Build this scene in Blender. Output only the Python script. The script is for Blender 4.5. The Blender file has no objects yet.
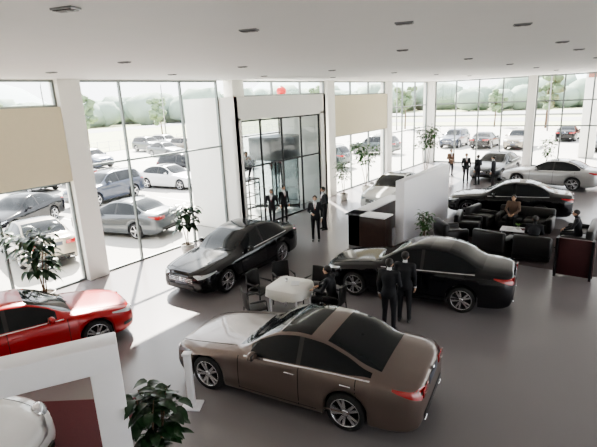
import bpy, bmesh, math, random
from math import sin, cos, pi, sqrt, atan2, radians
from mathutils import Vector, Matrix
random.seed(7)
V=Vector
# ---------------------------------------------------------------- materials
MATS={}
def mat(name,col=(.5,.5,.5),rough=.5,metal=0.,noise=.06,scale=8.,coat=0.,spec=.5,emit=None,bump=0.):
    if name in MATS: return MATS[name]
    m=bpy.data.materials.new(name); m.use_nodes=True
    nt=m.node_tree; b=nt.nodes['Principled BSDF']
    tc=nt.nodes.new('ShaderNodeTexCoord'); nz=nt.nodes.new('ShaderNodeTexNoise')
    nz.inputs['Scale'].default_value=scale; nz.inputs['Detail'].default_value=3
    nt.links.new(tc.outputs['Object'],nz.inputs['Vector'])
    mx=nt.nodes.new('ShaderNodeMix'); mx.data_type='RGBA'
    c=list(col)
    mx.inputs['A'].default_value=[max(0,x*(1-noise)) for x in c]+[1]
    mx.inputs['B'].default_value=[min(1,x*(1+noise)) for x in c]+[1]
    nt.links.new(nz.outputs['Fac'],mx.inputs['Factor'])
    nt.links.new(mx.outputs['Result'],b.inputs['Base Color'])
    b.inputs['Roughness'].default_value=rough; b.inputs['Metallic'].default_value=metal
    b.inputs['Coat Weight'].default_value=coat; b.inputs['Coat Roughness'].default_value=.04
    b.inputs['Specular IOR Level'].default_value=spec
    if emit:
        b.inputs['Emission Color'].default_value=list(col)+[1]; b.inputs['Emission Strength'].default_value=emit
    if bump:
        bp=nt.nodes.new('ShaderNodeBump'); bp.inputs['Strength'].default_value=bump
        nt.links.new(nz.outputs['Fac'],bp.inputs['Height']); nt.links.new(bp.outputs['Normal'],b.inputs['Normal'])
    MATS[name]=m; return m
def glassmat(name,tint=(1,1,1),refl=.08):
    if name in MATS: return MATS[name]
    m=bpy.data.materials.new(name); m.use_nodes=True; nt=m.node_tree; nt.nodes.clear()
    o=nt.nodes.new('ShaderNodeOutputMaterial'); mx=nt.nodes.new('ShaderNodeMixShader')
    t=nt.nodes.new('ShaderNodeBsdfTransparent'); g=nt.nodes.new('ShaderNodeBsdfGlossy')
    t.inputs[0].default_value=(*tint,1); g.inputs['Roughness'].default_value=.02
    lw=nt.nodes.new('ShaderNodeLayerWeight'); lw.inputs['Blend'].default_value=.15
    mul=nt.nodes.new('ShaderNodeMath'); mul.operation='MULTIPLY_ADD'; mul.inputs[1].default_value=.4; mul.inputs[2].default_value=refl*.4
    nt.links.new(lw.outputs['Fresnel'],mul.inputs[0]); nt.links.new(mul.outputs[0],mx.inputs[0])
    nt.links.new(t.outputs[0],mx.inputs[1]); nt.links.new(g.outputs[0],mx.inputs[2]); nt.links.new(mx.outputs[0],o.inputs[0])
    MATS[name]=m; return m
mat('white_paint',(.82,.81,.77),.6,noise=.02)
mat('ceiling_paint',(.84,.84,.83),.7,noise=.02,scale=2)
mat('beige_panel',(.66,.60,.44),.7,noise=.03)
mat('white_lacquer',(.84,.83,.86),.35,noise=.02)
mat('frame_metal',(.20,.22,.22),.4,.6)
mat('black_metal',(.02,.02,.022),.35,.5)
mat('black_leather',(.014,.013,.013),.38,noise=.3,scale=30,bump=.1)
mat('chrome',(.75,.75,.77),.12,1.)
mat('rim_silver',(.55,.55,.57),.25,.9)
mat('tyre',(.018,.018,.019),.75)
mat('under',(.008,.008,.008),.9)
mat('car_glass',(.010,.012,.014),.06,0,coat=.05,spec=.3)
mat('trim_black',(.012,.012,.013),.3)
mat('seam',(.004,.004,.004),.8)
mat('head_lamp',(.62,.66,.70),.08,.5,coat=1)
mat('tail_lamp',(.35,.01,.012),.12,0,coat=1)
mat('plate_blank',(.08,.09,.12),.4)
mat('plate_white',(.7,.7,.7),.4)
mat('skin',(.52,.33,.23),.55)
mat('hair',(.012,.010,.009),.5,noise=.3,scale=60)
mat('suit',(.011,.012,.016),.7,noise=.25,scale=40)
mat('trouser',(.010,.010,.013),.75,noise=.2,scale=40)
mat('shirt',(.75,.76,.78),.6)
mat('shoe',(.01,.01,.01),.3)
mat('brown_cloth',(.16,.10,.07),.7)
mat('red_cloth',(.4,.03,.03),.7)
mat('blue_cloth',(.07,.10,.2),.7)
mat('leaf',(.035,.10,.025),.35,noise=.5,scale=12)
mat('leaf_dark',(.012,.038,.013),.35,noise=.5,scale=12)
mat('leaf_light',(.12,.24,.06),.45,noise=.5,scale=12)
mat('bark',(.13,.09,.06),.85,noise=.4,scale=20,bump=.4)
mat('soil',(.04,.028,.02),.95)
mat('pot_white',(.7,.69,.66),.25)
mat('pot_dark',(.05,.035,.03),.3)
mat('tablecloth',(.80,.79,.74),.7,noise=.04,scale=30)
mat('dark_wood',(.035,.018,.014),.3,noise=.4,scale=6)
mat('maroon',(.10,.016,.022),.75,noise=.15,scale=40)
mat('maroon_dark',(.05,.010,.012),.5,noise=.15,scale=10)
mat('rug_dark',(.075,.055,.055),.9,noise=.2,scale=30)
mat('lamp_lens',(.20,.20,.20),.3)
mat('concrete',(.44,.43,.41),.8,noise=.10,scale=.25)
mat('grass',(.40,.42,.28),.95,noise=.2,scale=.4)
mat('asphalt',(.32,.32,.33),.9,noise=.08,scale=.6)
mat('hill_hazy',(.40,.47,.49),1,noise=.10,scale=.02)  # pale blue-grey: distance haze is put into the colour
mat('tree_leaf',(.15,.21,.12),.9,noise=.4,scale=.8)  # green paled in the colour itself to suggest outdoor haze
mat('tree_far_hazy',(.26,.33,.28),.95,noise=.2,scale=.3)  # far foliage paler still, haze painted into the base colour
mat('brick',(.36,.17,.13),.8)
mat('line_white',(.8,.8,.8),.7)
mat('red_silk',(.45,.02,.02),.5)
mat('grey_metal',(.25,.26,.27),.35,.5)
glassmat('window_glass',(.97,.985,.985))
glassmat('smoke_glass',(.68,.72,.73),.12)
def paint(name,col,metal=.3,rough=.28,coat=1.): return mat('paint_'+name,col,rough,metal,coat=coat,noise=.02)
paint('taupe',(.165,.126,.110),.5,.3,.6); paint('black',(.005,.005,.007),.0,.12,.1); paint('red',(.38,.008,.010),.1,.3,.4)
paint('white',(.72,.72,.72),0,.3); paint('silver',(.42,.42,.42),.6); paint('grey',(.10,.11,.12),.4); paint('navy',(.03,.04,.07),.4)
paint('tan',(.30,.26,.21),.5); paint('darkgreen',(.05,.07,.07),.3)
def floormat():
    m=bpy.data.materials.new('floor_tile'); m.use_nodes=True; nt=m.node_tree; b=nt.nodes['Principled BSDF']
    tc=nt.nodes.new('ShaderNodeTexCoord'); nz=nt.nodes.new('ShaderNodeTexNoise'); nz.inputs['Scale'].default_value=.3; nz.inputs['Detail'].default_value=2
    nt.links.new(tc.outputs['Object'],nz.inputs['Vector'])
    mx=nt.nodes.new('ShaderNodeMix'); mx.data_type='RGBA'
    mx.inputs['A'].default_value=(.225,.207,.212,1); mx.inputs['B'].default_value=(.26,.241,.246,1)
    nt.links.new(nz.outputs['Fac'],mx.inputs['Factor']); nt.links.new(mx.outputs['Result'],b.inputs['Base Color'])
    b.inputs['Roughness'].default_value=.22; b.inputs['Specular IOR Level'].default_value=.55
    MATS['floor_tile']=m
floormat()
# ---------------------------------------------------------------- mesh builder
class MB:
    def __init__(s): s.v=[];s.f=[];s.m=[];s.sm=[];s.ml=[]
    def mi(s,n):
        if n not in s.ml: s.ml.append(n)
        return s.ml.index(n)
    def add(s,vs,fs,m,smooth=True,M=None):
        o=len(s.v)
        for p in vs:
            p=V(p); s.v.append(tuple(M@p if M else p))
        for i,f in enumerate(fs):
            s.f.append([o+k for k in f]); s.m.append(s.mi(m[i] if isinstance(m,list) else m)); s.sm.append(smooth)
    def box(s,c,d,m,rz=0,bev=0,M=None,seg=2):
        T=Matrix.Translation(c)@Matrix.Rotation(rz,4,'Z')
        if M is not None: T=M@T
        if bev:
            b=bmesh.new(); bmesh.ops.create_cube(b,size=1)
            bmesh.ops.scale(b,vec=d,verts=b.verts)
            bmesh.ops.bevel(b,geom=list(b.edges),offset=bev,segments=seg,affect='EDGES',profile=.5)
            b.verts.index_update()
            s.add([v.co.copy() for v in b.verts],[[v.index for v in f.verts] for f in b.faces],m,True,T); b.free()
        else:
            x,y,z=[k/2 for k in d]
            s.add([(-x,-y,-z),(x,-y,-z),(x,y,-z),(-x,y,-z),(-x,-y,z),(x,-y,z),(x,y,z),(-x,y,z)],
              [(0,3,2,1),(4,5,6,7),(0,1,5,4),(1,2,6,5),(2,3,7,6),(3,0,4,7)],m,False,T)
    def b2(s,a,b,m,bev=0): s.box([(a[i]+b[i])/2 for i in range(3)],[abs(b[i]-a[i]) for i in range(3)],m,0,bev)
    def tube(s,pts,rad,m,seg=8,caps=True,side=None,flat=None,smooth=True):
        pts=[V(p) for p in pts]; n=len(pts)
        if not isinstance(rad,(list,tuple)): rad=[rad]*n
        vs=[];fs=[]
        for i,p in enumerate(pts):
            t=(pts[min(i+1,n-1)]-pts[max(i-1,0)]).normalized()
            sd=V(side) if side is not None else (V((0,0,1)) if abs(t.z)<.95 else V((1,0,0)))
            a=(sd-t*sd.dot(t)).normalized(); b=t.cross(a)
            r=rad[i]; ra,rb=(r if isinstance(r,(tuple,list)) else (r,r))
            for k in range(seg):
                an=2*pi*k/seg; vs.append(p+a*ra*cos(an)+b*rb*sin(an))
        for i in range(n-1):
            for k in range(seg):
                k2=(k+1)%seg; fs.append((i*seg+k,i*seg+k2,(i+1)*seg+k2,(i+1)*seg+k))
        if caps: fs.append(tuple(range(seg-1,-1,-1))); fs.append(tuple((n-1)*seg+k for k in range(seg)))
        s.add(vs,fs,m,smooth)
    def cap(s,p0,p1,r0,r1,m,seg=12):
        p0=V(p0);p1=V(p1);d=(p1-p0); L=d.length; d=d/L if L>1e-6 else V((0,0,1))
        pts=[];rr=[]
        for a in (88,60,30,0): pts.append(p0-d*r0*sin(radians(a))); rr.append(r0*cos(radians(a)))
        for a in (0,30,60,88): pts.append(p1+d*r1*sin(radians(a))); rr.append(r1*cos(radians(a)))
        if L<1e-6: pts[4:5]=[];rr[4:5]=[]
        s.tube(pts,rr,m,seg)
    def ell(s,c,r,m,su=14,sv=9,noise=0,M=None,rnd=None):
        vs=[];fs=[];c=V(c)
        rr=(r,r,r) if not isinstance(r,(tuple,list)) else r
        vs.append((0,0,-1))
        for j in range(1,sv):
            ph=-pi/2+pi*j/sv
            for i in range(su):
                th=2*pi*i/su; q=1+noise*(random.random()-.5)*2
                vs.append((cos(ph)*cos(th)*q,cos(ph)*sin(th)*q,sin(ph)*q))
        vs.append((0,0,1))
        for i in range(su): fs.append((0,1+(i+1)%su,1+i))
        for j in range(sv-2):
            for i in range(su):
                a=1+j*su+i;b=1+j*su+(i+1)%su; fs.append((a,b,b+su,a+su))
        t=len(vs)-1
        for i in range(su): fs.append((t,t-su+i,t-su+(i+1)%su))
        out=[]
        for v in vs:
            q=V((v[0]*rr[0],v[1]*rr[1],v[2]*rr[2]))
            if M is not None: q=M@q
            out.append(q+c)
        s.add(out,fs,m,True)
    def lathe(s,prof,m,seg=24,M=None,axis='Z',smooth=True):
        vs=[];fs=[];n=len(prof)
        for (r,h) in prof:
            for k in range(seg):
                a=2*pi*k/seg
                vs.append((r*cos(a),r*sin(a),h) if axis=='Z' else (r*cos(a),h,r*sin(a)))
        mm=[]
        for i in range(n-1):
            for k in range(seg):
                k2=(k+1)%seg; q=(i*seg+k,i*seg+k2,(i+1)*seg+k2,(i+1)*seg+k)
                fs.append(q if axis=='Z' else q[::-1]); mm.append(m[i] if isinstance(m,list) else m)
        s.add(vs,fs,mm,smooth,M)
    def leaf(s,base,d,L,W,droop,m,n=5):
        base=V(base);d=V(d).normalized(); up=V((0,0,1)); sd=d.cross(up)
        sd=sd.normalized() if sd.length>1e-3 else V((1,0,0))
        vs=[];fs=[]
        p=base.copy(); dd=d.copy()
        for i in range(n+1):
            t=i/n; w=W*.5*sin(pi*(.06+.94*t)**.8)+.002
            nn=sd.cross(dd)
            vs+= [p-sd*w+nn*w*.25, p, p+sd*w+nn*w*.25]
            dd=(dd-up*droop/n).normalized(); p=p+dd*(L/n)
        for i in range(n):
            a=i*3; fs+=[(a,a+1,a+4,a+3),(a+1,a+2,a+5,a+4)]
        s.add(vs,fs,m,True)
    def mesh(s,name):
        me=bpy.data.meshes.new(name); me.from_pydata(s.v,[],s.f)
        for n in s.ml: me.materials.append(MATS[n])
        me.polygons.foreach_set('material_index',s.m); me.polygons.foreach_set('use_smooth',s.sm); me.update()
        return me
    def obj(s,name,loc=(0,0,0),rz=0):
        return place(name,s.mesh(name),loc,rz)
def place(name,me,loc=(0,0,0),rz=0):
    o=bpy.data.objects.new(name,me); bpy.context.collection.objects.link(o); o.location=loc; o.rotation_euler=(0,0,rz); return o
# ---------------------------------------------------------------- car
def pch(tab):
    xs=[a for a,b in tab]; ys=[b for a,b in tab]; n=len(xs)
    d=[(ys[i+1]-ys[i])/(xs[i+1]-xs[i]) for i in range(n-1)]
    m=[d[0]]+[0 if d[i-1]*d[i]<=0 else 2*d[i-1]*d[i]/(d[i-1]+d[i]) for i in range(1,n-1)]+[d[-1]]
    def f(x):
        if x<=xs[0]: return ys[0]
        if x>=xs[-1]: return ys[-1]
        for i in range(n-1):
            if x<=xs[i+1]: break
        h=xs[i+1]-xs[i]; t=(x-xs[i])/h
        return (2*t**3-3*t*t+1)*ys[i]+(t**3-2*t*t+t)*h*m[i]+(-2*t**3+3*t*t)*ys[i+1]+(t**3-t*t)*h*m[i+1]
    return f
STY={
 'coupe4':dict(L=4.76,w=.925,aF=.90,aR=3.60,R=.335,Ra=.375,
   zc=[(0,.60),(.04,.68),(.25,.765),(.8,.86),(1.3,.92),(1.52,.955),(2.05,1.24),(2.4,1.375),(2.75,1.418),(3.1,1.40),(3.6,1.27),(4.05,1.09),(4.3,1.035),(4.6,1.02),(4.72,.97),(4.76,.90)],
   zb=[(0,.55),(.1,.66),(.5,.745),(1.4,.87),(2.4,.925),(3.6,.975),(4.2,.98),(4.6,.955),(4.76,.85)],
   cowl=1.52,head=2.32,rh=3.22,rl=4.12,w0=1.85,w1=4.0,B=2.78,doors=[1.62,2.80,3.78],roofglass=(2.36,2.92)),
 'sedan':dict(L=4.72,w=.905,aF=.90,aR=3.62,R=.33,Ra=.375,
   zc=[(0,.64),(.04,.72),(.25,.80),(.8,.90),(1.25,.95),(1.42,.98),(1.95,1.27),(2.3,1.42),(2.7,1.47),(3.1,1.46),(3.5,1.37),(4.0,1.13),(4.15,1.09),(4.5,1.07),(4.67,1.03),(4.72,.95)],
   zb=[(0,.58),(.1,.70),(.5,.78),(1.4,.895),(2.4,.94),(3.6,.98),(4.1,1.0),(4.5,.985),(4.72,.9)],
   cowl=1.42,head=2.22,rh=3.26,rl=4.04,w0=1.76,w1=3.9,B=2.66,doors=[1.54,2.68,3.68],roofglass=(2.4,2.8)),
 'hatch':dict(L=4.25,w=.89,aF=.88,aR=3.46,R=.32,Ra=.36,
   zc=[(0,.60),(.04,.68),(.25,.76),(.8,.86),(1.1,.91),(1.28,.94),(1.8,1.22),(2.15,1.35),(2.6,1.39),(3.2,1.36),(3.75,1.27),(4.1,1.02),(4.2,.96),(4.25,.88)],
   zb=[(0,.55),(.1,.66),(.5,.75),(1.3,.87),(2.4,.91),(3.6,.95),(4.1,.93),(4.25,.82)],
   cowl=1.28,head=2.1,rh=3.7,rl=4.1,w0=1.6,w1=3.9,B=2.5,doors=[1.42,2.52,3.4],roofglass=None),
 'suv':dict(L=4.6,w=.93,aF=.92,aR=3.6,R=.37,Ra=.42,
   zc=[(0,.80),(.04,.9),(.25,.99),(.8,1.08),(1.2,1.13),(1.38,1.16),(1.85,1.46),(2.1,1.62),(2.6,1.70),(3.4,1.69),(4.1,1.62),(4.4,1.3),(4.55,1.1),(4.6,1.0)],
   zb=[(0,.72),(.1,.88),(.5,.96),(1.4,1.08),(2.4,1.1),(3.6,1.12),(4.4,1.08),(4.6,.9)],
   cowl=1.38,head=2.1,rh=4.1,rl=4.5,w0=1.7,w1=4.2,B=2.6,doors=[1.52,2.62,3.6],roofglass=None),
 'beetle':dict(L=4.1,w=.86,aF=.85,aR=3.38,R=.33,Ra=.38,
   zc=[(0,.52),(.05,.64),(.3,.80),(.7,.92),(1.05,.99),(1.25,1.04),(1.6,1.3),(1.95,1.46),(2.3,1.50),(2.8,1.43),(3.3,1.22),(3.7,.98),(4.0,.74),(4.1,.55)],
   zb=[(0,.48),(.1,.62),(.5,.80),(1.3,.93),(2.4,.95),(3.4,.93),(3.9,.68),(4.1,.50)],
   cowl=1.25,head=1.88,rh=2.75,rl=3.4,w0=1.5,w1=3.2,B=2.5,doors=[1.35,2.5],roofglass=None),
}
def wheel(mb,cx,cy,cz,R,out,nsp=10,low=False):
    k=R/.33; M=Matrix.Translation((cx,cy,cz))@Matrix.Scale(out,4,(0,1,0))@Matrix.Scale(k,4)
    sg=18 if low else 32
    prof=[(.21,-.21),(.30,-.22),(.33,-.19),(.33,-.03),(.305,0),(.245,.0)]
    mb.lathe(prof,'tyre',sg,M,'Y')
    mb.lathe([(.245,.0),(.236,.006),(.228,-.005),(.215,-.06),(.20,-.12)],'rim_silver',sg,M,'Y')
    mb.lathe([(.215,-.08),(.001,-.08)],'under',sg,M,'Y')
    mb.lathe([(.06,-.03),(.055,-.005),(.03,.0),(.001,.0)],'rim_silver',12,M,'Y')
    ns=5 if low else nsp
    for i in range(ns):
        a=2*pi*i/ns
        if nsp==10 and not low: a=2*pi*(i//2)/5+(.20 if i%2 else -.20)
        d=V((cos(a),0,sin(a))); t=V((-sin(a),0,cos(a))); w0,w1=(.024,.022) if not low else (.035,.03)
        vs=[]
        for r,w,y0 in((.04,w0,-.015),(.225,w1,-.002)):
            for q,yy in((-1,-.05),(1,-.05),(1,y0),(-1,y0)):
                vs.append(d*r+t*w*q+V((0,yy,0)))
        mb.add(vs,[(0,1,2,3),(4,5,6,7),(0,1,5,4),(1,2,6,5),(2,3,7,6),(3,0,4,7)],'rim_silver',False,M)
def carmesh(name,style,pt,low=False,nsp=10):
    S=STY[style]; L=S['L'];W=S['w'];R=S['R'];Ra=S['Ra']
    zc=pch(S['zc']);zb=pch(S['zb'])
    up=.03 if style!='suv' else .08
    zl=pch([(0,.30+up),(.06,.21+up),(.35,.17+up),(1,.17+up),(L-.9,.18+up),(L-.25,.21+up),(L-.05,.28+up),(L,.38+up)])
    fw=.60 if style!='beetle' else .45
    rw=.74 if style!='beetle' else .45
    def w(u):
        a=1.
        n=.85
        if u<n: a=min(a,fw+(1-fw)*sqrt(max(0,1-(1-u/n)**2.6))) 
        q=L-u
        if q<.6: a=min(a,rw+(1-rw)*sqrt(max(0,1-(1-q/.6)**2.6)))
        mid=1-.02*((u-L/2)/(L/2))**2
        return W*a*mid
    def sec(u):
        ww=w(u);zt=zc(u);b=zb(u);h=max(zt-b,.02)
        z0=zl(u)
        for ua in(S['aF'],S['aR']):
            if abs(u-ua)<Ra: z0=max(z0,R+sqrt(Ra*Ra-(u-ua)**2))
        zs=b-.07; 
        k=min(1,max(0,(h-.10)/.2)); k=k*k*(3-2*k)
        P=[(0,z0),(ww-.12,z0),(ww-.035,z0+.005),(ww-.012,min(z0+.05,zs-.03))]
        z3=P[-1][1]
        P.append((ww+.004,z3+(zs-z3)*.35)); P.append((ww+.0,z3+(zs-z3)*.7)); P.append((ww-.014,zs)); P.append((ww-.055,b))
        y7=ww-.075; hh=h*.88
        y8=y7-.50*hh
        A=[(ww-.11,b+h*.25),(ww-.20,b+h*.55),(ww*.70,b+h*.80),(ww*.38,b+h*.95),(0,zt)]
        C=[(y7,b+.02),(y8,b+hh),(y8-.06,b+h*.955),(y8*.5,b+h*.99),(0,zt)]
        for p,q in zip(A,C): P.append((p[0]*(1-k)+q[0]*k,p[1]*(1-k)+q[1]*k))
        return P
    us=set([0,.02,.05,.1,.18,.3,.45,L,L-.02,L-.05,L-.1,L-.18,L-.3,L-.45])
    for ua in(S['aF'],S['aR']):
        us.add(ua-Ra-.012);us.add(ua+Ra+.012)
        nn=6 if low else 12
        for i in range(nn+1): us.add(ua-Ra*cos(pi*i/nn))
    for k in('cowl','head','rh','rl','w0','w1'): us.add(S[k])
    us.add(S['B']-.04);us.add(S['B']+.04)
    if S['roofglass']: us|=set(S['roofglass'])
    x=.3
    while x<L-.2:
        if min(abs(x-q) for q in us)>.05: us.add(x)
        x+=.13 if not low else .2
    us=sorted(us)
    u2=[us[0]]
    for q in us[1:]:
        if q-u2[-1]>.004: u2.append(q)
    us=u2
    mb=MB(); rings=[];n=13
    vs=[]
    for u in us:
        P=sec(u); X=L/2-u
        ring=[(X,-y,z) for y,z in P]+[(X,y,z) for y,z in P[-2:0:-1]]
        vs+=ring
    N=2*n-2; fs=[];mm=[]
    for i in range(len(us)-1):
        um=(us[i]+us[i+1])/2
        for k in range(N):
            k2=(k+1)%N
            j=min(k,N-1-k)
            m=pt
            if j==0: m='under'
            elif j==8 and S['w0']<um<S['w1']: m='car_glass' if abs(um-S['B'])>.04 else 'trim_black'
            elif j in(10,11) and (S['cowl']<um<S['head'] or S['rh']<um<S['rl']): m='car_glass'
            elif j in(10,11) and S['roofglass'] and S['roofglass'][0]<um<S['roofglass'][1]: m='car_glass'
            fs.append((i*N+k,i*N+k2,(i+1)*N+k2,(i+1)*N+k)); mm.append(m)
    for e,base in((0,0),(1,(len(us)-1)*N)):
        for k in range(n-1):
            a=base+k;b=base+k+1;c=base+(N-k-1)%N;d=base+(N-k)%N
            q=[a,b,c,d]
            if k==0: q=[a,b,c]
            if k==n-2: q=[a,b,d]
            if len(set(q))>2: fs.append(tuple(q) if e else tuple(q[::-1])); mm.append(pt)
    mb.add(vs,[f[::-1] for f in fs],mm,True)
    def ys(u,z):
        P=sec(u)[2:10]
        for (y0,z0),(y1,z1) in zip(P,P[1:]):
            if z0<=z<=z1 and z1>z0: return y0+(y1-y0)*(z-z0)/(z1-z0)
        return P[0][0] if z<P[0][1] else P[-1][0]
    def patch(u0,u1,z0f,z1f,m,nu=8,nz=4,off=.006,ux=0):
        for sg in(1,-1):
            vs=[];fs=[]
            for i in range(nu+1):
                u=u0+(u1-u0)*i/nu; a=z0f(u);b=z1f(u)
                for j in range(nz+1):
                    z=a+(b-a)*j/nz; vs.append((L/2-u+ux,sg*(ys(u,z)+off),z))
            for i in range(nu):
                for j in range(nz):
                    q=i*(nz+1)+j; fs.append((q,q+1,q+nz+2,q+nz+1))
            mb.add(vs,fs,m,True)
    lerp=lambda a,b,c,d:(lambda x:b+(d-b)*(x-a)/(c-a))
    for ua in(S['aF'],S['aR']):
        for sg in(1,-1): wheel(mb,L/2-ua,sg*(w(ua)-.02),R,R,sg,nsp,low)
    zf=zb(.3)
    patch(.03,.52,lerp(.03,zf-.14,.52,zf-.01),lerp(.03,zf-.04,.52,zf+.015),'head_lamp' if style!='beetle' else pt,10,3,.007,.006)
    zr=zb(L-.2)
    if style!='beetle':
        patch(L-.42,L-.01,lerp(L-.42,zr-.03,L,zr-.17),lerp(L-.42,zr+.0,L,zr-.03),'tail_lamp',10,3,.008,-.006)
        for sg in(1,-1): mb.box((-L/2-.004,sg*W*.57,zr-.10),(.02,W*.32,.13),'tail_lamp',0,.008)
        mb.box((-L/2-.004,0,zr-.11),(.015,.52,.13),'plate_blank',0,.005)
        mb.box((-L/2-.006,0,.42+up),(.02,W*1.3,.07),'trim_black',0,.008)
        for sg in(1,-1): mb.box((-L/2+.0,sg*.5,.36),(.05,.16,.05),'chrome',0,.015)
        mb.lathe([(.001,0),(.045,0),(.055,-.01)],'chrome',14,Matrix.Translation((-L/2-.0,0,zr+.0))@Matrix.Rotation(radians(90),4,'Z')@Matrix.Rotation(pi,4,'Z'),'Y')
        zg=zb(0)-.02
        mb.box((L/2+.0,0,zg),(.03,W*.98,.15),'trim_black',0,.01)
        for i in range(3): mb.box((L/2+.014,0,zg-.045+.045*i),(.012,W*.96,.014),'chrome',0,.004)
        mb.box((L/2+.002,0,.33+up),(.03,W*1.0,.12),'trim_black',0,.01)
        mb.box((L/2+.012,0,.46+up),(.015,.44,.12),'plate_blank',0,.005)
        mb.lathe([(.001,0),(.05,0),(.06,-.012)],'chrome',16,Matrix.Translation((L/2+.03,0,zg+.01))@Matrix.Rotation(radians(-90),4,'Z'),'Y')
        patch(.08,.30,lambda u:.30+up,lambda u:.38+up,'trim_black',5,2,.005,.004)
    else:
        for sg in(1,-1):
            M=Matrix.Translation((L/2-.23,sg*.60,.70))@Matrix.Rotation(radians(-90+sg*22),4,'Z')@Matrix.Rotation(radians(18),4,'X')
            mb.lathe([(.145,-.06),(.14,.02),(.125,.035)],'chrome',24,M,'Y')
            mb.lathe([(.125,.033),(.09,.055),(.001,.066)],'head_lamp',24,M,'Y')
        mb.box((L/2-.0,0,.30),(.05,.75,.10),'trim_black',0,.02)
        patch(.55,L-.5,lambda u:.36,lambda u:.40,'chrome',20,1,.012)
    if not low:
        for du in S['doors']:
            patch(du-.007,du+.007,lambda u:max(zl(u)+.06,.27),lambda u:zb(u)-.005,'seam',1,10,.002)
        patch(S['doors'][0],S['doors'][-1]-.05,lambda u:zl(u)+.075,lambda u:zl(u)+.087,'seam',10,1,.002)
        patch(S['w0']-.12,S['w1'],lambda u:zb(u)-.006,lambda u:zb(u)+.012,'chrome',20,1,.006)
        patch(S['doors'][0]-.3,S['doors'][-1]-.1,lambda u:zl(u)+.12,lambda u:zl(u)+.15,pt,20,1,.014)
        for du in [d-.12 for d in S['doors'][1:]]:
            for sg in(1,-1):
                z=zb(du)-.12; y=ys(du,z)
                mb.box((L/2-du+.03,sg*(y+.022),z),(.19,.028,.028),'chrome' if style=='coupe4' else pt,0,.011)
        for sg in(1,-1):
            pts=[]
            for i in range(9):
                u=.15+(S['cowl']-.2)*i/8; P=sec(u); y,z=P[10]; pts.append((L/2-u,sg*(y+.02),z-.002))
            mb.tube(pts,.004,'seam',4,False)
            mb.tube([(L/2-S['cowl']+.02,sg*.15+.1,zc(S['cowl'])+.015),(L/2-S['cowl']-.12,sg*.15+.45,zc(S['cowl']+.12)+.0)],.008,'trim_black',5)
    for sg in(1,-1):
        u=S['w0']+.12; y=w(u); z=zb(u)+.09
        mb.ell((L/2-u,sg*(y+.06),z),(.07,.115,.075),pt,12,8)
        mb.box((L/2-u-.045,sg*(y+.06),z),(.02,.17,.10),'trim_black',0,.008)
        mb.box((L/2-u,sg*(y-.03),z-.05),(.05,.12,.03),pt,0,.01)
    if style=='suv':
        for sg in(1,-1): mb.tube([(L/2-2.2,sg*.55,1.70),(L/2-2.4,sg*.56,1.75),(L/2-3.8,sg*.56,1.73),(L/2-4.0,sg*.55,1.66)],.018,'trim_black',6)
    return mb.mesh(name)
# ---------------------------------------------------------------- people
def hand(mb,w,d,n,side,m='skin',curl=.5):
    w=V(w);d=V(d).normalized();n=V(n); n=(n-d*n.dot(d)).normalized(); s=d.cross(n)*side
    Mx=Matrix((d,s,n)).transposed()
    mb.ell(w+d*.045,(.052,.040,.017),m,10,7,0,Mx)
    mb.cap(w-d*.03,w+d*.02,.024,.026,m,8)
    for i,(L,o) in enumerate(((.072,.029),(.080,.010),(.074,-.010),(.058,-.028))):
        b=w+d*.082+s*o
        c=curl; p=[b-d*.02,b]; a=c*.5
        for q in(.45,.3,.25):
            p.append(p[-1]+(d*cos(a)+n*sin(a))*L*q); a+=c
        mb.tube(p,[.010,.0098,.009,.008,.006],m,6)
    b=w+d*.02+s*.03
    mb.tube([b,b+s*.025+d*.025+n*.008,b+s*.036+d*.052+n*.014,b+s*.038+d*.075+n*.018],[.012,.012,.010,.007],m,6)
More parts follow.
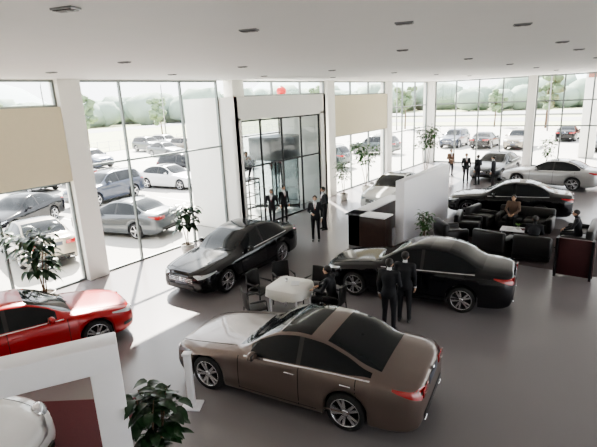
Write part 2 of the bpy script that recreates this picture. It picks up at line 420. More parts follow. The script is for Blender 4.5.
def person(name,loc,rz,J={},top='suit',leg='trouser',hairlen=0,shirt=True,arm=None,h=1.72,fem=False,handcurl=.5):
    j=dict(pel=(0,0,.93),chest=(0.0,0,1.30),neck=(0,0,1.46),head=(.015,0,1.60),
      sL=(0,.185,1.405),sR=(0,-.185,1.405),eL=(-.02,.235,1.13),eR=(-.02,-.235,1.13),wL=(.06,.225,.88),wR=(.06,-.225,.88),
      hL=(0,.09,.90),hR=(0,-.09,.90),kL=(.02,.10,.50),kR=(.02,-.10,.50),aL=(-.01,.11,.085),aR=(-.01,-.11,.085),look=(1,0,0),foot=(1,0,0))
    j.update(J); j={k:V(v) for k,v in j.items()}
    arm=arm or top
    B=[]
    sc=.92 if fem else 1
    tmp=MB()
    def cp(a,b,r0,r1,m): B.append((V(a),V(b),r0,r1,m)); tmp.cap(a,b,r0,r1,'skin',12)
    sdv=j['sL']-j['sR']
    pel,ch,nk=j['pel'],j['chest'],j['neck']
    ax=(ch-pel).normalized()
    pts=[pel-ax*.13,pel-ax*.06,pel+(ch-pel)*.1,pel+(ch-pel)*.42,pel+(ch-pel)*.75,ch,ch+(nk-ch)*.45,ch+(nk-ch)*.75,nk]
    rad=[(.05,.05),(.165*sc,.12),(.17*sc,.125),(.148*sc,.108),(.165*sc,.12),(.18*sc,.125),(.175*sc,.105),(.12*sc,.08),(.055,.058)]
    tmp.tube(pts,rad,'skin',18,True,side=sdv)
    for a,b in((pel,ch),(ch,nk)): B.append((a,b,.15,.15,top))
    for s in'LR':
        cp(ch+(nk-ch)*.55,j['s'+s],.07,.068,top)
        cp(j['s'+s],j['e'+s],.060*sc,.046*sc,arm); cp(j['e'+s],j['w'+s],.045*sc,.032*sc,arm)
        cp(j['h'+s],j['k'+s],.092*sc,.062*sc,leg); cp(j['k'+s],j['a'+s]+V((0,0,.0)),.060*sc,.048*sc,leg)
        a=j['a'+s]; f=j['foot'].normalized(); cp(a+V((0,0,-.035))-f*.045,a+V((0,0,-.045))+f*.15,.042,.036,'shoe')
    hd=j['head']
    cp(nk-V((0,0,.02)),hd-V((0,0,.04)),.054,.052,'skin')
    lk=j['look'].normalized(); sd=V((0,0,1)).cross(lk).normalized(); upv=lk.cross(sd)
    Mx=Matrix((lk,sd,upv)).transposed()
    tmp.ell(hd+upv*.02,(.096,.076,.098),'skin',18,12,0,Mx); tmp.ell(hd-upv*.045+lk*.022,(.068,.056,.068),'skin',14,10,0,Mx)
    B.append((hd-upv*.05,hd+upv*.05,.1,.1,'skin'))
    tmp.cap(hd+lk*.088+upv*.01,hd+lk*.108-upv*.018,.009,.014,'skin',8)
    for s in(1,-1): tmp.ell(hd+sd*s*.078-upv*.0,(.02,.012,.03),'skin',8,6,0,Mx)
    me=tmp.mesh('tmp'); o=bpy.data.objects.new('tmp',me); bpy.context.collection.objects.link(o)
    r=o.modifiers.new('r','REMESH'); r.mode='VOXEL'; r.voxel_size=.017; r.use_smooth_shade=True
    q=o.modifiers.new('s','SMOOTH'); q.factor=.5; q.iterations=3
    dg=bpy.context.evaluated_depsgraph_get(); em=bpy.data.meshes.new_from_object(o.evaluated_get(dg))
    bpy.data.objects.remove(o)
    def cls(p):
        best=None;bd=9
        for a,b,r0,r1,m in B:
            ab=b-a; t=max(0,min(1,(p-a).dot(ab)/max(ab.length_squared,1e-9))); d=(p-a-ab*t).length-(r0+(r1-r0)*t)
            if d<bd: bd=d;best=m
        return best
    ms=[]
    side=sdv.normalized(); tdir=(nk-ch).normalized(); front=(side.cross(tdir)).normalized()
    for p in em.polygons:
        c=p.center; m=cls(c)
        if m==top and shirt and top!='shirt':
            rel=c-ch; t=rel.dot(tdir)/(nk-ch).length; y=abs(rel.dot(side)); 
            if rel.dot(front)>.03 and t>-.6 and y<.065*(t+.6)/1.5+.004: m='shirt' if y>.014 or t>.85 else 'red_cloth'
        if (c-nk).length<.085 and (c-nk).dot(tdir)>.015 and m not in('skin',): m='shirt' if shirt else m
        ms.append(m)
    mb=MB(); mb.add([v.co for v in em.vertices],[list(p.vertices) for p in em.polygons],ms,True)
    bpy.data.meshes.remove(em)
    mb.ell(hd+upv*.036-lk*.014,(.099,.085,.093),'hair',16,10,.02,Mx)
    if hairlen: mb.ell(hd-upv*.03-lk*.055,(.05,.075,.10+hairlen),'hair',12,8,.03,Mx)
    mb.ell(hd+lk*.030+upv*.012,(.073,.064,.062),'skin',16,10,0,Mx)
    for s in(1,-1):
        mb.ell(hd+lk*.092+sd*s*.030+upv*.018,(.010,.013,.007),'hair',8,5,0,Mx)
        mb.ell(hd+lk*.094+sd*s*.030+upv*.034,(.008,.018,.004),'hair',8,5,0,Mx)
    mb.ell(hd+lk*.088-upv*.048,(.010,.022,.006),'red_cloth',8,5,0,Mx)
    for s,k in(('L',1),('R',-1)):
        d=(j['w'+s]-j['e'+s]); n=-side*k if abs(d.normalized().z)>.5 else V((0,0,-1))
        mb.tube([j['w'+s]-d.normalized()*.03,j['w'+s]+d.normalized()*.012],.034,'shirt' if shirt else arm,10)
        hand(mb,j['w'+s]+d.normalized()*.02,d,n,k if abs(d.normalized().z)>.5 else -k,'skin',handcurl)
    ob=mb.obj(name,loc,rz); k=h/1.72; ob.scale=(k,k,k); return ob
# ---------------------------------------------------------------- room
XL=-13.3; YF=35.0; CH=5.95
mb=MB(); mb.b2((XL-.35,-3.2,-.2),(14.2,YF+.3,0),'floor_tile'); mb.obj('floor')
mb=MB(); mb.b2((XL-.5,-3.2,CH),(14.2,YF+.5,CH+.3),'ceiling_paint'); mb.obj('ceiling')
mb=MB(); mb.b2((XL-.3,-3.2,0),(14.2,-3.0,CH),'white_paint'); mb.obj('wall_back')
for y in [0.33,7.18,14.03,20.88,27.73]:
    z=5.31 if y==14.03 else 0
    mb=MB(); mb.b2((-.25,-.33,z),(.25,.33,CH),'white_paint',.01); mb.obj('column',(XL-.2,y,0))
mb=MB(); mb.b2((-.35,-.4,0),(.35,.4,CH),'white_paint',.01); mb.obj('column',(XL-.1,YF-.2,0))
for x in(-6.45,.45,7.35):
    mb=MB(); mb.b2((-.25,-.25,0),(.25,.25,CH),'white_paint',.01); mb.obj('column',(x,YF-.05,0))
mb=MB()
for a,b in((-3,.0),(.66,6.85),(21.21,27.4)): mb.b2((XL-.15,a,3.1),(XL,b,5.2),'beige_panel')
mb.b2((XL-.2,-3,CH-.02),(XL-.05,YF,CH),'white_paint')
mb.obj('wall_left')
mb=MB(); mb.b2((14,-3,0),(14.2,YF,.15),'white_paint'); mb.b2((14,-3,5.8),(14.2,YF,CH),'white_paint')  # unseen side wall, left mostly open so more light reaches the room
for i in range(6): mb.b2((14,-3+i*7.4,.15),(14.2,-2.5+i*7.4,5.8),'white_paint')
mb.obj('wall_right')
nwin=[0]
def win(ax,pos,a,b,z0,z1,vs,hs,t=.06):
    nwin[0]+=1; mb=MB()
    def bx(a0,a1,c0,c1,d,m):
        if ax=='x': mb.b2((pos-d,a0,c0),(pos+d,a1,c1),m)
        else: mb.b2((a0,pos-d,c0),(a1,pos+d,c1),m)
    if ax=='x': mb.add([(pos,a,z0),(pos,b,z0),(pos,b,z1),(pos,a,z1)],[(0,1,2,3)],'window_glass',False)
    else: mb.add([(a,pos,z0),(b,pos,z0),(b,pos,z1),(a,pos,z1)],[(0,1,2,3)],'window_glass',False)
    for u in [a+t/2]+vs+[b-t/2]: bx(u-t/2,u+t/2,z0,z1,.05,'frame_metal')
    for z in [z0+t/2]+hs+[z1-t/2]: bx(a,b,z-t/2,z+t/2,.045,'frame_metal')
    mb.obj('window_%d'%nwin[0])
xw=XL-.2
win('x',xw,.66,6.85,.0,3.1,[2.7,4.8],[])
win('x',xw,.66,6.85,5.2,CH-.02,[2.7,4.8],[])
win('x',xw,7.51,13.09,0,CH-.02,[8.9,11.3],[3.45])
win('x',xw,14.36,20.55,5.31,CH-.02,[16.4,18.5],[])
win('x',xw,21.21,27.4,0,3.1,[23.2,25.3],[])
win('x',xw,21.21,27.4,5.2,CH-.02,[23.2,25.3],[])
win('x',xw,28.06,34.4,0,CH-.02,[30.1,32.2],[2.7,4.3])
win('y',YF,-13.05,-6.7,0,CH-.02,[-11.5,-9.9,-8.3],[2.7,4.3],.08)
win('y',YF,-6.2,.2,0,CH-.02,[-4.6,-3.0,-1.4],[2.7,4.3],.08)
win('y',YF,.7,7.1,0,CH-.02,[2.3,3.9,5.5],[2.7,4.3],.08)
win('y',YF,7.6,14,0,CH-.02,[9.3,10.9,12.5],[2.7,4.3],.08)
# entrance vestibule
x0,x1=-15.5,-12.65; y0,y1=13.1,19.4; zt=5.3
mb=MB()
mb.b2((x0,y0,0),(x1,y0+.18,zt),'white_paint'); mb.b2((x0,y1-.18,0),(x1,y1,zt),'white_paint')
mb.b2((x0,y0,4.42),(x1,y1,zt),'white_paint'); 
mb.b2((x1-.16,y0,0),(x1,y0+.32,4.5),'white_paint'); mb.b2((x1-.16,y1-.5,0),(x1,y1,4.5),'white_paint')
mb.obj('entrance_vestibule')
mb=MB()
xa=x0+.1
for y in(13.35,14.8,16.2,17.7,19.15): mb.b2((xa-.03,y-.03,0),(xa+.03,y+.03,4.40),'black_metal')
for z in(.03,2.55,3.5,4.37): mb.b2((xa-.03,13.3,z-.03),(xa+.03,19.2,z+.03),'black_metal')
mb.add([(xa,13.3,0),(xa,19.2,0),(xa,19.2,4.4),(xa,13.3,4.4)],[(0,1,2,3)],'smoke_glass',False)
mb.obj('door_2')
mb=MB()
xa=x1-.08
for y in(13.47,14.6,16.0,17.4,18.85): mb.b2((xa-.03,y-.03,0),(xa+.03,y+.03,4.40),'black_metal')
for z in(.03,2.55,4.37): mb.b2((xa-.03,13.44,z-.03),(xa+.03,18.88,z+.03),'black_metal')
mb.add([(xa,13.45,2.55),(xa,18.85,2.55),(xa,18.85,4.4),(xa,13.45,4.4)],[(0,1,2,3)],'smoke_glass',False)
mb.add([(xa,16,0),(xa,18.85,0),(xa,18.85,2.55),(xa,16,2.55)],[(0,1,2,3)],'smoke_glass',False)
mb.obj('door_1')
mb=MB()
cx0=-14.1
M=Matrix.Translation((cx0,17.1,0))
mb.lathe([(1.2,3.5),(1.2,2.5),(1.1,2.5),(1.1,3.5)],'grey_metal',36,M); mb.lathe([(1.2,3.5),(.01,3.5)],'grey_metal',36,M)
mb.lathe([(1.15,.0),(1.15,2.5)],'window_glass',36,M)
for a in(30,120,210,300):
    d=V((cos(radians(a)),sin(radians(a)),0)); c=V((cx0,17.1,0))
    mb.tube([c+d*1.08+V((0,0,.02)),c+d*1.08+V((0,0,2.48))],.03,'black_metal',6)
    mb.box(c+d*.55+V((0,0,1.25)),(1.05,.012,2.4),'smoke_glass',radians(a))
    mb.box(c+d*.55+V((0,0,.15)),(1.05,.04,.12),'black_metal',radians(a)); mb.box(c+d*.55+V((0,0,1.05)),(1.05,.05,.04),'chrome',radians(a))
mb.tube([(cx0,17.1,0),(cx0,17.1,2.5)],.04,'black_metal',8)
mb.obj('revolving_door')
mb=MB(); sx,sy=-13.25,14.15
for dx in(-.3,.3):
    for dy in(-.42,.42): mb.tube([(sx+dx,sy+dy,.0),(sx+dx,sy+dy,2.0)],.03,'black_metal',6)
for z in(.3,.8,1.3,1.8):
    for dy in(-.42,.42): mb.tube([(sx-.3,sy+dy,z),(sx+.3,sy+dy,z)],.022,'black_metal',6)
    for dx in(-.3,.3): mb.tube([(sx+dx,sy-.42,z),(sx+dx,sy+.42,z)],.022,'black_metal',6)
mb.b2((sx-.33,sy-.45,1.95),(sx+.33,sy+.45,2.0),'dark_wood')
mb.obj('scaffold_tower')
# downlights
for x,y in((-4.1,2.3),(-4.0,4.5),(-2.5,5.6),(-1.5,7.1),(-4.0,8.9),(-8.2,2.6),(-8.2,5.6),(-8.2,8.9),(-8.2,13),(-8.2,17.5),(-4,13),(-4,17.5),(-4,22),(-8.2,22),(-11,5.6),(-11,9),(-11,13),(-11,17.5),(-1.5,10.5),(-1.5,13),(-1.5,17.5),(-4,27),(-8.2,27),(-1.5,22),(.9,13),(.9,17.5),(.9,10)):
    mb=MB(); mb.box((0,0,-.008),(.22,.13,.02),'grey_metal',0,.004); mb.box((0,0,-.02),(.19,.10,.008),'black_metal')
    for q in(-.045,.045): mb.lathe([(.035,-.015),(.03,-.03),(.001,-.022)],'lamp_lens',12,Matrix.Translation((q,0,0)))
    mb.obj('ceiling_downlight',(x,y,CH),radians(20))
mb=MB(); mb.b2((-6.68,14.45,0),(-6.36,18.9,2.3),'white_lacquer',.012); mb.obj('partition_wall')
mb=MB(); mb.b2((-8.15,13.75,0),(-6.70,14.25,1.12),'dark_wood',.01); mb.b2((-8.15,13.75,0),(-7.7,17.2,1.12),'dark_wood',.01)
mb.b2((-8.22,13.67,1.12),(-6.70,14.32,1.17),'white_lacquer',.008); mb.b2((-8.22,13.67,1.12),(-7.64,17.25,1.17),'white_lacquer',.008)
for i in range(4): mb.b2((-8.17,13.85+i*.8,.1),(-8.145,14.55+i*.8,.98),'black_metal')
mb.obj('reception_desk')
A=V((-5.2,2.72,0)); d=V((-.49,-.87,0)).normalized(); ang=atan2(d.y,d.x)
mb=MB(); LN=3.2; t=.36; Hh=2.3
M=Matrix.Translation(A)@Matrix.Rotation(ang,4,'Z')
mb.box((t/2-.15,0,Hh/2-.0),(t,.36,Hh),'white_lacquer',0,.012,M); mb.box((LN-t/2,0,Hh/2),(t,.36,Hh),'white_lacquer',0,.012,M)
mb.box((LN/2-.07,0,Hh-t/2+.001),(LN+.15,.364,t),'white_lacquer',0,.012,M)
mb.obj('display_portal_frame')
mb=MB(); mb.box((-7.6,1.9,.006),(4.2,2.6,.012),'maroon',radians(37)); mb.obj('carpet')
mb=MB(); mb.b2((-5.9,14.5,0),(.2,19.1,.012),'rug_dark'); mb.obj('lounge_carpet')
mb=MB(); mb.box((0,0,.02),(.34,.28,.04),'white_lacquer',0,.01); mb.box((0,0,.52),(.12,.10,1.0),'white_lacquer',0,.02); mb.box((0,0,1.03),(.15,.13,.04),'white_lacquer',0,.01)
mb.obj('information_post',(-5.85,4.45,0),radians(30))
mb=MB(); mb.b2((-1.7,14.1,.05),(-.75,14.2,1.1),'maroon_dark',.01)
for x in(-1.65,-.8): mb.b2((x-.03,14.0,0),(x+.03,14.3,1.12),'black_metal')
mb.obj('lounge_screen_panel')
# ---------------------------------------------------------------- cars inside
def car(name,style,pt,x,y,hd,nsp=10): return place(name,carmesh(name,style,pt,False,nsp),(x,y,0),radians(hd))
def carw(name,style,pt,fx,fy,rx,ry,nsp=10,side=1):
    S=STY[style]; d=V((fx-rx,fy-ry)).normalized(); n=V((d.y,-d.x))*side
    mid=(V((fx,fy))+V((rx,ry)))/2
    off=(S['aF']+S['aR'])/2-S['L']/2
    c=mid+n*(S['w']-.04)+d*off
    return car(name,style,pt,c.x,c.y,math.degrees(atan2(d.y,d.x)),nsp)
carw('coupe_car','coupe4','paint_taupe',-5.93,4.96,-3.34,5.36)
carw('sedan_car','sedan','paint_black',-8.9,8.45,-9.1,11.15)
carw('sedan_car','sedan','paint_black',-5.8,10.0,-3.1,10.4)
carw('sedan_car','sedan','paint_black',-5.6,19.6,-3.2,19.9)
car('sedan_car','sedan','paint_white',-9.6,20.6,-86)
car('hatchback_car','hatch','paint_red',-10.35,3.75,74)
car('compact_car','beetle','paint_white',-8.05,.92,37)
car('sedan_car','sedan','paint_silver',-3.9,27.9,172)
car('sedan_car','sedan','paint_grey',-7.3,30.2,-95)
# ---------------------------------------------------------------- furniture
def chairmesh():
    mb=MB()
    mb.box((0,0,.44),(.46,.46,.07),'black_leather',0,.025)
    for sy in(-1,1):
        mb.tube([(.22,sy*.24,0),(.21,sy*.24,.44),(.19,sy*.25,.64),(-.2,sy*.25,.66)],.016,'black_metal',6)
        mb.tube([(-.24,sy*.23,0),(-.21,sy*.23,.44),(-.25,sy*.22,.92)],.016,'black_metal',6)
        mb.box((0,sy*.25,.665),(.34,.05,.03),'black_leather',0,.01)
    vs=[];fs=[]
    n=8
    for i in range(n+1):
        y=-.22+.44*i/n; x=-.225-.05*(1-(2*i/n-1)**2)
        vs+=[(x+.02,y,.50),(x-.01,y,.92),(x-.035,y,.92),(x-.005,y,.50)]
    for i in range(n):
        for k in range(4): fs.append((i*4+k,i*4+(k+1)%4,i*4+4+(k+1)%4,i*4+4+k))
    fs.append((0,1,2,3)); fs.append((n*4+3,n*4+2,n*4+1,n*4))
    mb.add(vs,fs,'black_leather',False)
    return mb.mesh('chair')
CM=chairmesh()
for x,y,a in((-7.5,8.2,0),(-6.95,7.4,60),(-7.35,9.0,-30),(-6.4,9.1,-90),(-5.5,8.55,190)): place('office_chair',CM,(x,y,0),radians(a))
mb=MB(); n=40
top=[]
for i in range(n):
    a=2*pi*i/n; c,s=cos(a),sin(a); q=.46/max(abs(c),abs(s)); q=min(q,.58)
    top.append((q*c,q*s)); 
vs=[(0,0,.76)]+[(x,y,.76) for x,y in top]+[(x*1.03,y*1.03,.74) for x,y in top]+[(x*(1.06+.03*sin(i*2.1)),y*(1.06+.03*sin(i*2.1)),.52-.03*cos(i*.628)) for i,(x,y) in enumerate(top)]
fs=[(0,1+i,1+(i+1)%n) for i in range(n)]
for r in range(2):
    for i in range(n): fs.append((1+r*n+i,1+(r+1)*n+i,1+(r+1)*n+(i+1)%n,1+r*n+(i+1)%n))
mb.add(vs,fs,'tablecloth',True)
for sx in(-.36,.36):
    for sy in(-.36,.36): mb.tube([(sx,sy,0),(sx,sy,.74)],.025,'white_lacquer',8)
mb.box((.1,.1,.765),(.2,.28,.006),'plate_white',.4); mb.lathe([(.03,.76),(.035,.85),(.03,.85)],'chrome',10,Matrix.Translation((-.15,.1,0)))
mb.obj('meeting_table',(-6.6,8.3,0),radians(8))
def sofa(w):
    mb=MB()
    mb.box((0,0,.22),(.85,w,.30),'black_leather',0,.04); 
    mb.box((-.36,0,.52),(.22,w,.62),'black_leather',0,.07)
    for s in(-1,1): mb.box((.0,s*(w/2-.09),.36),(.85,.2,.50),'black_leather',0,.06)
    k=max(1,round((w-.4)/.65)); cw=(w-.4)/k
    for i in range(k): mb.box((.06,-w/2+.2+cw*(i+.5),.42),(.66,cw-.015,.16),'black_leather',0,.05)
    for sx in(-.36,.36):
        for s in(-1,1): mb.box((sx,s*(w/2-.1),.035),(.05,.05,.07),'chrome')
    return mb.mesh('sofa')
S1=sofa(1.05);S2=sofa(1.9)
for x,y,a,m in((-4.9,16.9,10,S1),(-4.75,18.1,-10,S1),(-3.6,15.2,80,S1),(-2.45,15.2,95,S1),(-3.3,18.4,-90,S2),(-1.4,17.0,180,S2),(-5.1,15.6,40,S1)):
    place('lounge_armchair' if m is S1 else 'lounge_sofa',m,(x,y,.012),radians(a))
def ctable(x,y,name='coffee_table'):
    mb=MB(); mb.box((0,0,.43),(1.1,.6,.035),'white_lacquer',0,.01); mb.box((0,0,.2),(1.0,.5,.02),'smoke_glass')
    for sx in(-.48,.48):
        for sy in(-.24,.24): mb.tube([(sx,sy,0),(sx,sy,.42)],.02,'chrome',8)
    mb.box((.2,.05,.452),(.2,.28,.008),'maroon',.3); mb.box((-.25,-.05,.452),(.2,.28,.008),'plate_white',-.2)
    mb.lathe([(.06,.445),(.08,.49),(.05,.54)],'pot_white',12)
    for i in range(14):
        a=random.random()*6.28; mb.leaf((0,0,.53),(cos(a)*.6,sin(a)*.6,1),.16,.05,.6,'leaf_light')
    mb.obj(name,(x,y,.012),.1)
ctable(-3.2,16.8)
# ---------------------------------------------------------------- plants
def pot(mb,r,h,m):
    mb.lathe([(.001,0),(r*.7,0),(r*.95,h*.6),(r,h),(r*.9,h),(r*.88,h*.9)],m,20); mb.lathe([(r*.9,h*.9),(.001,h*.92)],'soil',20)
def broad_plant(name,loc,H,nl,LL,WW,m,pm='pot_white',pr=.2,ph=.35,spread=.35,trunk=2,low=.3):
    mb=MB(); pot(mb,pr,ph,pm)
    st=[]
    for t in range(trunk):
        a=t*2.4; p=[V((.03*cos(a),.03*sin(a),ph*.9))]
        for i in range(1,6):
            f=i/5; p.append(V((cos(a+f)*spread*.5*f,sin(a+f)*spread*.5*f,ph*.9+(H-ph)*.92*f)))
        mb.tube(p,[.02-.012*i/5 for i in range(6)],'bark',7); st.append(p)
    for i in range(nl):
        p=random.choice(st); f=low+(1-low)*random.random()**.8; q=f*5; k=min(4,int(q)); b=p[k].lerp(p[k+1],q-k)
        a=random.random()*2*pi; el=.1+.9*f*random.random()
        d=V((cos(a),sin(a),el)); pl=.05+spread*.5*random.random()
        tip=b+d.normalized()*pl; mb.tube([b,tip],.004,m,4,False)
        mb.leaf(tip,d,LL*(.7+.5*random.random()),WW*(.8+.4*random.random()),.9+random.random(),m)
    return mb.obj(name,loc,random.random()*6)
broad_plant('potted_rubber_plant',(-5.0,3.14,0),1.5,120,.27,.15,'leaf_dark','pot_dark',.22,.32,.40,5,.1)
broad_plant('potted_broadleaf_plant',(-12.55,5.2,0),2.2,120,.46,.16,'leaf_dark','pot_white',.26,.4,.6,4,.3)
broad_plant('potted_rubber_plant',(-12.5,10.1,0),1.85,90,.36,.20,'leaf_dark','pot_white',.24,.4,.4,3,.35)
broad_plant('potted_ficus_tree',(-12.0,22.2,0),2.8,220,.24,.12,'leaf','pot_white',.25,.4,.9,3,.5)
broad_plant('potted_ficus_tree',(-10.1,25.9,0),3.4,240,.26,.13,'leaf','pot_white',.25,.4,.8,3,.6)
broad_plant('potted_ficus_tree',(-12.2,20.2,0),2.0,130,.22,.11,'leaf','pot_white',.22,.35,.6,2,.4)
broad_plant('potted_ficus_tree',(-1.6,33.5,0),2.1,120,.24,.12,'leaf','pot_white',.22,.35,.6,2,.3)
broad_plant('potted_ficus_tree',(-5.0,33.2,0),2.1,120,.24,.12,'leaf','pot_white',.22,.35,.6,2,.3)
broad_plant('potted_flowering_plant',(-5.75,14.75,0),1.3,110,.16,.08,'leaf','pot_white',.17,.35,.3,3,.2)
# ---------------------------------------------------------------- people
stand_talk=dict(eR=(.0,-.25,1.14),wR=(.22,-.12,1.10),eL=(-.03,.24,1.13),wL=(.03,.23,.88))
walk=dict(kL=(.14,.09,.50),aL=(.20,.10,.09),kR=(-.02,-.09,.50),aR=(-.24,-.10,.13),eL=(-.12,.24,1.14),wL=(-.06,.23,.90),eR=(.08,-.24,1.13),wR=(.2,-.2,.93))
sit=dict(pel=(0,0,.55),chest=(.05,0,.92),neck=(.08,0,1.08),head=(.12,0,1.22),sL=(.06,.185,1.03),sR=(.06,-.185,1.03),
   eL=(.16,.24,.78),eR=(.16,-.24,.78),wL=(.40,.14,.74),wR=(.40,-.14,.74),hL=(.02,.1,.53),hR=(.02,-.1,.53),kL=(.44,.12,.53),kR=(.44,-.12,.53),aL=(.46,.13,.085),aR=(.46,-.13,.085))
def R(d): return radians(d)
person('salesman',(-4.15,8.7,0),R(95),stand_talk)
person('salesman',(-4.05,9.3,0),R(100),dict(wL=(.10,.20,.90)))
person('seated_customer',(-5.53,8.55,0),R(190),sit,shirt=False)
person('saleswoman',(-12.1,15.1,0),R(-20),{},fem=True,hairlen=.05,h=1.64)
person('salesman',(-9.45,13.6,0),R(-60),stand_talk)
person('salesman',(-10.0,15.0,0),R(-120),dict(wL=(.2,.1,1.0),wR=(.2,-.1,1.0)),h=1.75)
person('saleswoman',(-12.1,14.3,0),R(-60),walk,fem=True,hairlen=.05,h=1.62)
crouch=dict(pel=(-.1,0,.42),chest=(.10,0,.76),neck=(.18,0,.90),head=(.24,0,1.03),sL=(.15,.185,.86),sR=(.15,-.185,.86),
   eL=(.34,.22,.68),eR=(.34,-.22,.68),wL=(.5,.1,.84),wR=(.5,-.1,.84),hL=(-.08,.1,.40),hR=(-.08,-.1,.40),kL=(.3,.16,.52),kR=(.3,-.16,.52),aL=(.0,.14,.085),aR=(.0,-.14,.085))
person('worker',(-13.3,14.15,2.0),R(-30),crouch,top='shirt',shirt=False)
for i,(x,y,a,tp) in enumerate(((-8.2,27.2,-60,'suit'),(-7.4,26.7,150,'suit'),(-6.5,26.4,180,'suit'),(-9.7,29.0,-40,'brown_cloth'))):
    person('customer',(x,y,0),R(a),stand_talk if i%2 else {},top=tp,h=1.7)
sit2=dict(sit); sit2.update(wL=(.38,.1,.68),wR=(.38,-.1,.68))
person('seated_customer',(-1.4,16.7,.012),R(180),sit2,shirt=False,top='suit')
person('seated_customer',(-3.7,18.35,.012),R(-90),sit2,shirt=False,top='brown_cloth')
person('seated_customer',(-2.45,15.25,.012),R(95),sit2,shirt=False,top='suit')
mb=MB(); mb.ell((0,0,.22),(.24,.24,.22),'red_silk',16,10); mb.lathe([(.09,.0),(.09,.03),(.07,.05)],'frame_metal',12); mb.lathe([(.07,.42),(.07,.46),(.001,.46)],'frame_metal',10)
mb.obj('red_lantern',(-14.3,18.1,zt))
# ---------------------------------------------------------------- outside
mb=MB(); mb.b2((-52,-40,-.3),(XL-.35,75,-.03),'concrete'); mb.b2((XL-.35,YF+.3,-.3),(60,75,-.03),'concrete'); mb.b2((14.2,-40,-.3),(60,YF+.3,-.03),'concrete'); mb.obj('ground_parking_lot')
mb=MB(); mb.b2((-95,-60,-.3),(-52,110,-.0),'grass'); mb.b2((-52,75,-.3),(80,84,0),'grass'); mb.obj('ground_grass')
mb=MB(); mb.b2((-110,-80,-.3),(-95,140,.02),'asphalt'); mb.b2((-95,110,-.3),(120,125,.02),'asphalt'); mb.b2((-400,-300,-.6),(400,500,-.32),'grass'); mb.b2((-52,84,-.3),(140,96,.02),'asphalt'); mb.obj('ground_road')
mb=MB()
for x in(-20.2,-25.8,-33,-40):
    for i in range(22): mb.b2((x-2.4,-6+i*2.8,-.03),(x+2.4,-5.9+i*2.8,-.026),'line_white')
mb.obj('parking_lines')
LOT={}
def lot(style,pt,x,y,a):
    k=(style,pt)
    if k not in LOT: LOT[k]=carmesh('parked_'+style,style,pt,True)
    place('parked_suv' if style=='suv' else 'parked_car',LOT[k],(x,y,-.03),radians(a))
pts=['paint_silver','paint_black','paint_grey','paint_white','paint_navy','paint_tan','paint_darkgreen']
lot('sedan','paint_tan',-17.6,7.3,170); lot('sedan','paint_silver',-17.2,4.3,175); lot('sedan','paint_grey',-17.4,10.9,-165)
lot('sedan','paint_black',-22.8,9.0,-60); lot('suv','paint_navy',-24.5,14.4,-80); lot('sedan','paint_white',-24.5,19.0,10); lot('suv','paint_black',-27.2,22.7,10)
lot('sedan','paint_silver',-25.2,3.7,-60)
for x in(-33,-40,-47):
    for i in range(16):
        if random.random()<.5: lot(random.choice(['sedan','sedan','suv']),random.choice(pts),x+random.uniform(-.3,.3),-4+i*2.8+1.4,random.choice([0,180])+random.uniform(-3,3))
for x in(-20,-27):
    for i in range(5):
        if random.random()<.8: lot(random.choice(['sedan','suv']),random.choice(pts),x,27+i*2.9,random.choice([0,180]))
for y,pr in((46,.55),(54,.3)):
    for i in range(12):
        if random.random()<pr: lot(random.choice(['sedan','suv']),random.choice(pts),-18+i*2.9,y,random.choice([90,-90]))
def tree(h,m='tree_leaf',n=26):
    mb=MB(); mb.tube([(0,0,0),(.1,0,h*.3),(0,.1,h*.6)],[h*.02,h*.014,h*.008],'bark',7)
    for i in range(n):
        a=random.random()*6.28; r=h*.2*random.random(); z=h*(.35+.5*random.random())
        mb.tube([(0,0,z-h*.1),(r*cos(a),r*sin(a),z)],.02,'bark',4,False)
        mb.ell((r*cos(a),r*sin(a),z),(h*.07,h*.07,h*.055),m,8,5,.3)
    return mb.mesh('tree')
TM=[tree(6+i) for i in range(3)]
for x,y,i in((-62,14,0),(-64,24,1),(-62,35,2),(-65,4,1),(-63,-5,0),(-44,66,2),(-30,68,1),(-18,72,0),(-11,70,2),(12,62,0),(-60,46,1),(-62,56,0)): place('tree',TM[i],(x,y,0),x)
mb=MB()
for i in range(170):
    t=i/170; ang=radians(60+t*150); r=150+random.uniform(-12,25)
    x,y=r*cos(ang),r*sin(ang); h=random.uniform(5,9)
    mb.ell((x,y,h*.5),(h*.7,h*.7,h*.55),'tree_far_hazy',9,6,.2)
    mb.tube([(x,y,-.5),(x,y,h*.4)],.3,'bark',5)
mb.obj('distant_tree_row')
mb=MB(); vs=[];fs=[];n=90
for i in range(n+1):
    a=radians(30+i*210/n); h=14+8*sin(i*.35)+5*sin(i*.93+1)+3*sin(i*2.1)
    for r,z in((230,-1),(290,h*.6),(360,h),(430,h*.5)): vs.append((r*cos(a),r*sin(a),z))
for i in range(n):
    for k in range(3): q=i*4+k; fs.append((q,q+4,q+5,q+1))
mb.add(vs,fs,'hill_hazy',True); mb.obj('distant_hills')
def pole():
    m=MB(); m.tube([(0,0,0),(0,0,7.6),(.3,0,8.3),(1.5,0,8.6)],[.10,.06,.05,.04],'grey_metal',8); m.box((1.75,0,8.58),(.7,.25,.1),'grey_metal',0,.03); return m.mesh('street_lamp')
PM=pole()
for x,y in((-54,10),(-54,26),(-54,42),(-70,18),(-30,65),(-10,65),(-54,-4)): place('street_lamp',PM,(x,y,0),0)
mb=MB(); mb.box((0,0,3.2),(16,8,6.4),'brick'); mb.box((0,0,6.6),(16.6,8.6,.4),'white_paint')
for i in range(6):
    for z in(1.6,4.6): mb.box((-6.6+i*2.64,-4.01,z),(1.4,.1,1.5),'car_glass'); mb.box((-6.6+i*2.64,-4.05,z-.8),(1.6,.12,.08),'white_paint')
mb.obj('roadside_building',(2.5,68,0),0)
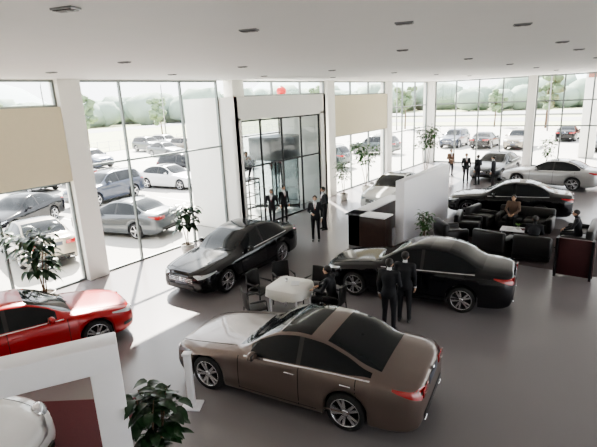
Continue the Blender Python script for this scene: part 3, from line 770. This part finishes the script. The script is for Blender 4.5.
mb=MB(); mb.box((0,0,4),(1.0,.6,8),'white_paint',0,.03); mb.box((0,0,8.3),(1.3,.9,.6),'white_paint',0,.03); mb.box((0,-.32,6.3),(.7,.05,1.2),'brick'); mb.obj('gate_pylon',(-3.5,40.5,0),0)
mb=MB()
for i in range(60):
    y=-20+i*1.5; mb.box((-53,y,.6),(.06,.06,1.2),'line_white')
for z in(.4,1.1): mb.box((-53,24,z),(.04,90,.05),'line_white')
mb.obj('fence')
# ---------------------------------------------------------------- light
w=bpy.data.worlds.new('world'); bpy.context.scene.world=w; w.use_nodes=True; nt=w.node_tree
bg=nt.nodes['Background']
sky=nt.nodes.new('ShaderNodeTexSky'); sky.sky_type='HOSEK_WILKIE'; sky.turbidity=6; 
sky.sun_direction=V((-.55,.48,.68)).normalized(); sky.ground_albedo=.5
mx=nt.nodes.new('ShaderNodeMix'); mx.data_type='RGBA'; mx.inputs['Factor'].default_value=.8; mx.inputs['B'].default_value=(.95,.97,1.0,1)
nt.links.new(sky.outputs[0],mx.inputs['A']); nt.links.new(mx.outputs['Result'],bg.inputs['Color'])
bg.inputs['Strength'].default_value=5.2
sd=bpy.data.lights.new('sun','SUN'); sd.energy=34; sd.angle=radians(.8); sd.color=(1,.94,.84)
so=bpy.data.objects.new('sun',sd); bpy.context.collection.objects.link(so)
trav=V((.75,-.62,-.86)).normalized(); so.rotation_euler=trav.to_track_quat('-Z','Y').to_euler()
try: bpy.context.scene.view_settings.look='AgX - Medium High Contrast'
except Exception as e: print(e)
# ---------------------------------------------------------------- camera
f=465;s_=0.045;yh=99.0;vx=655;cx,cy=298.5,223.5
roll=math.atan(s_);dh=(cy-yh)*cos(roll);p=math.atan(dh/f);n=math.hypot(1,s_)
a_=vx-cx;b_=yh+s_*(cx-vx)-cy
a,b=(a_-s_*b_)/n,(s_*a_+b_)/n; yaw=atan2(a,f*cos(p)-b*sin(p))
cd=bpy.data.cameras.new('camera'); co=bpy.data.objects.new('camera',cd); bpy.context.collection.objects.link(co)
cd.sensor_width=36; cd.lens=36*f/597; cd.clip_end=1500
co.matrix_world=Matrix.Translation((0,0,5.12))@Matrix.Rotation(yaw,4,'Z')@Matrix.Rotation(pi/2-p,4,'X')@Matrix.Rotation(-roll,4,'Z')
bpy.context.scene.camera=co
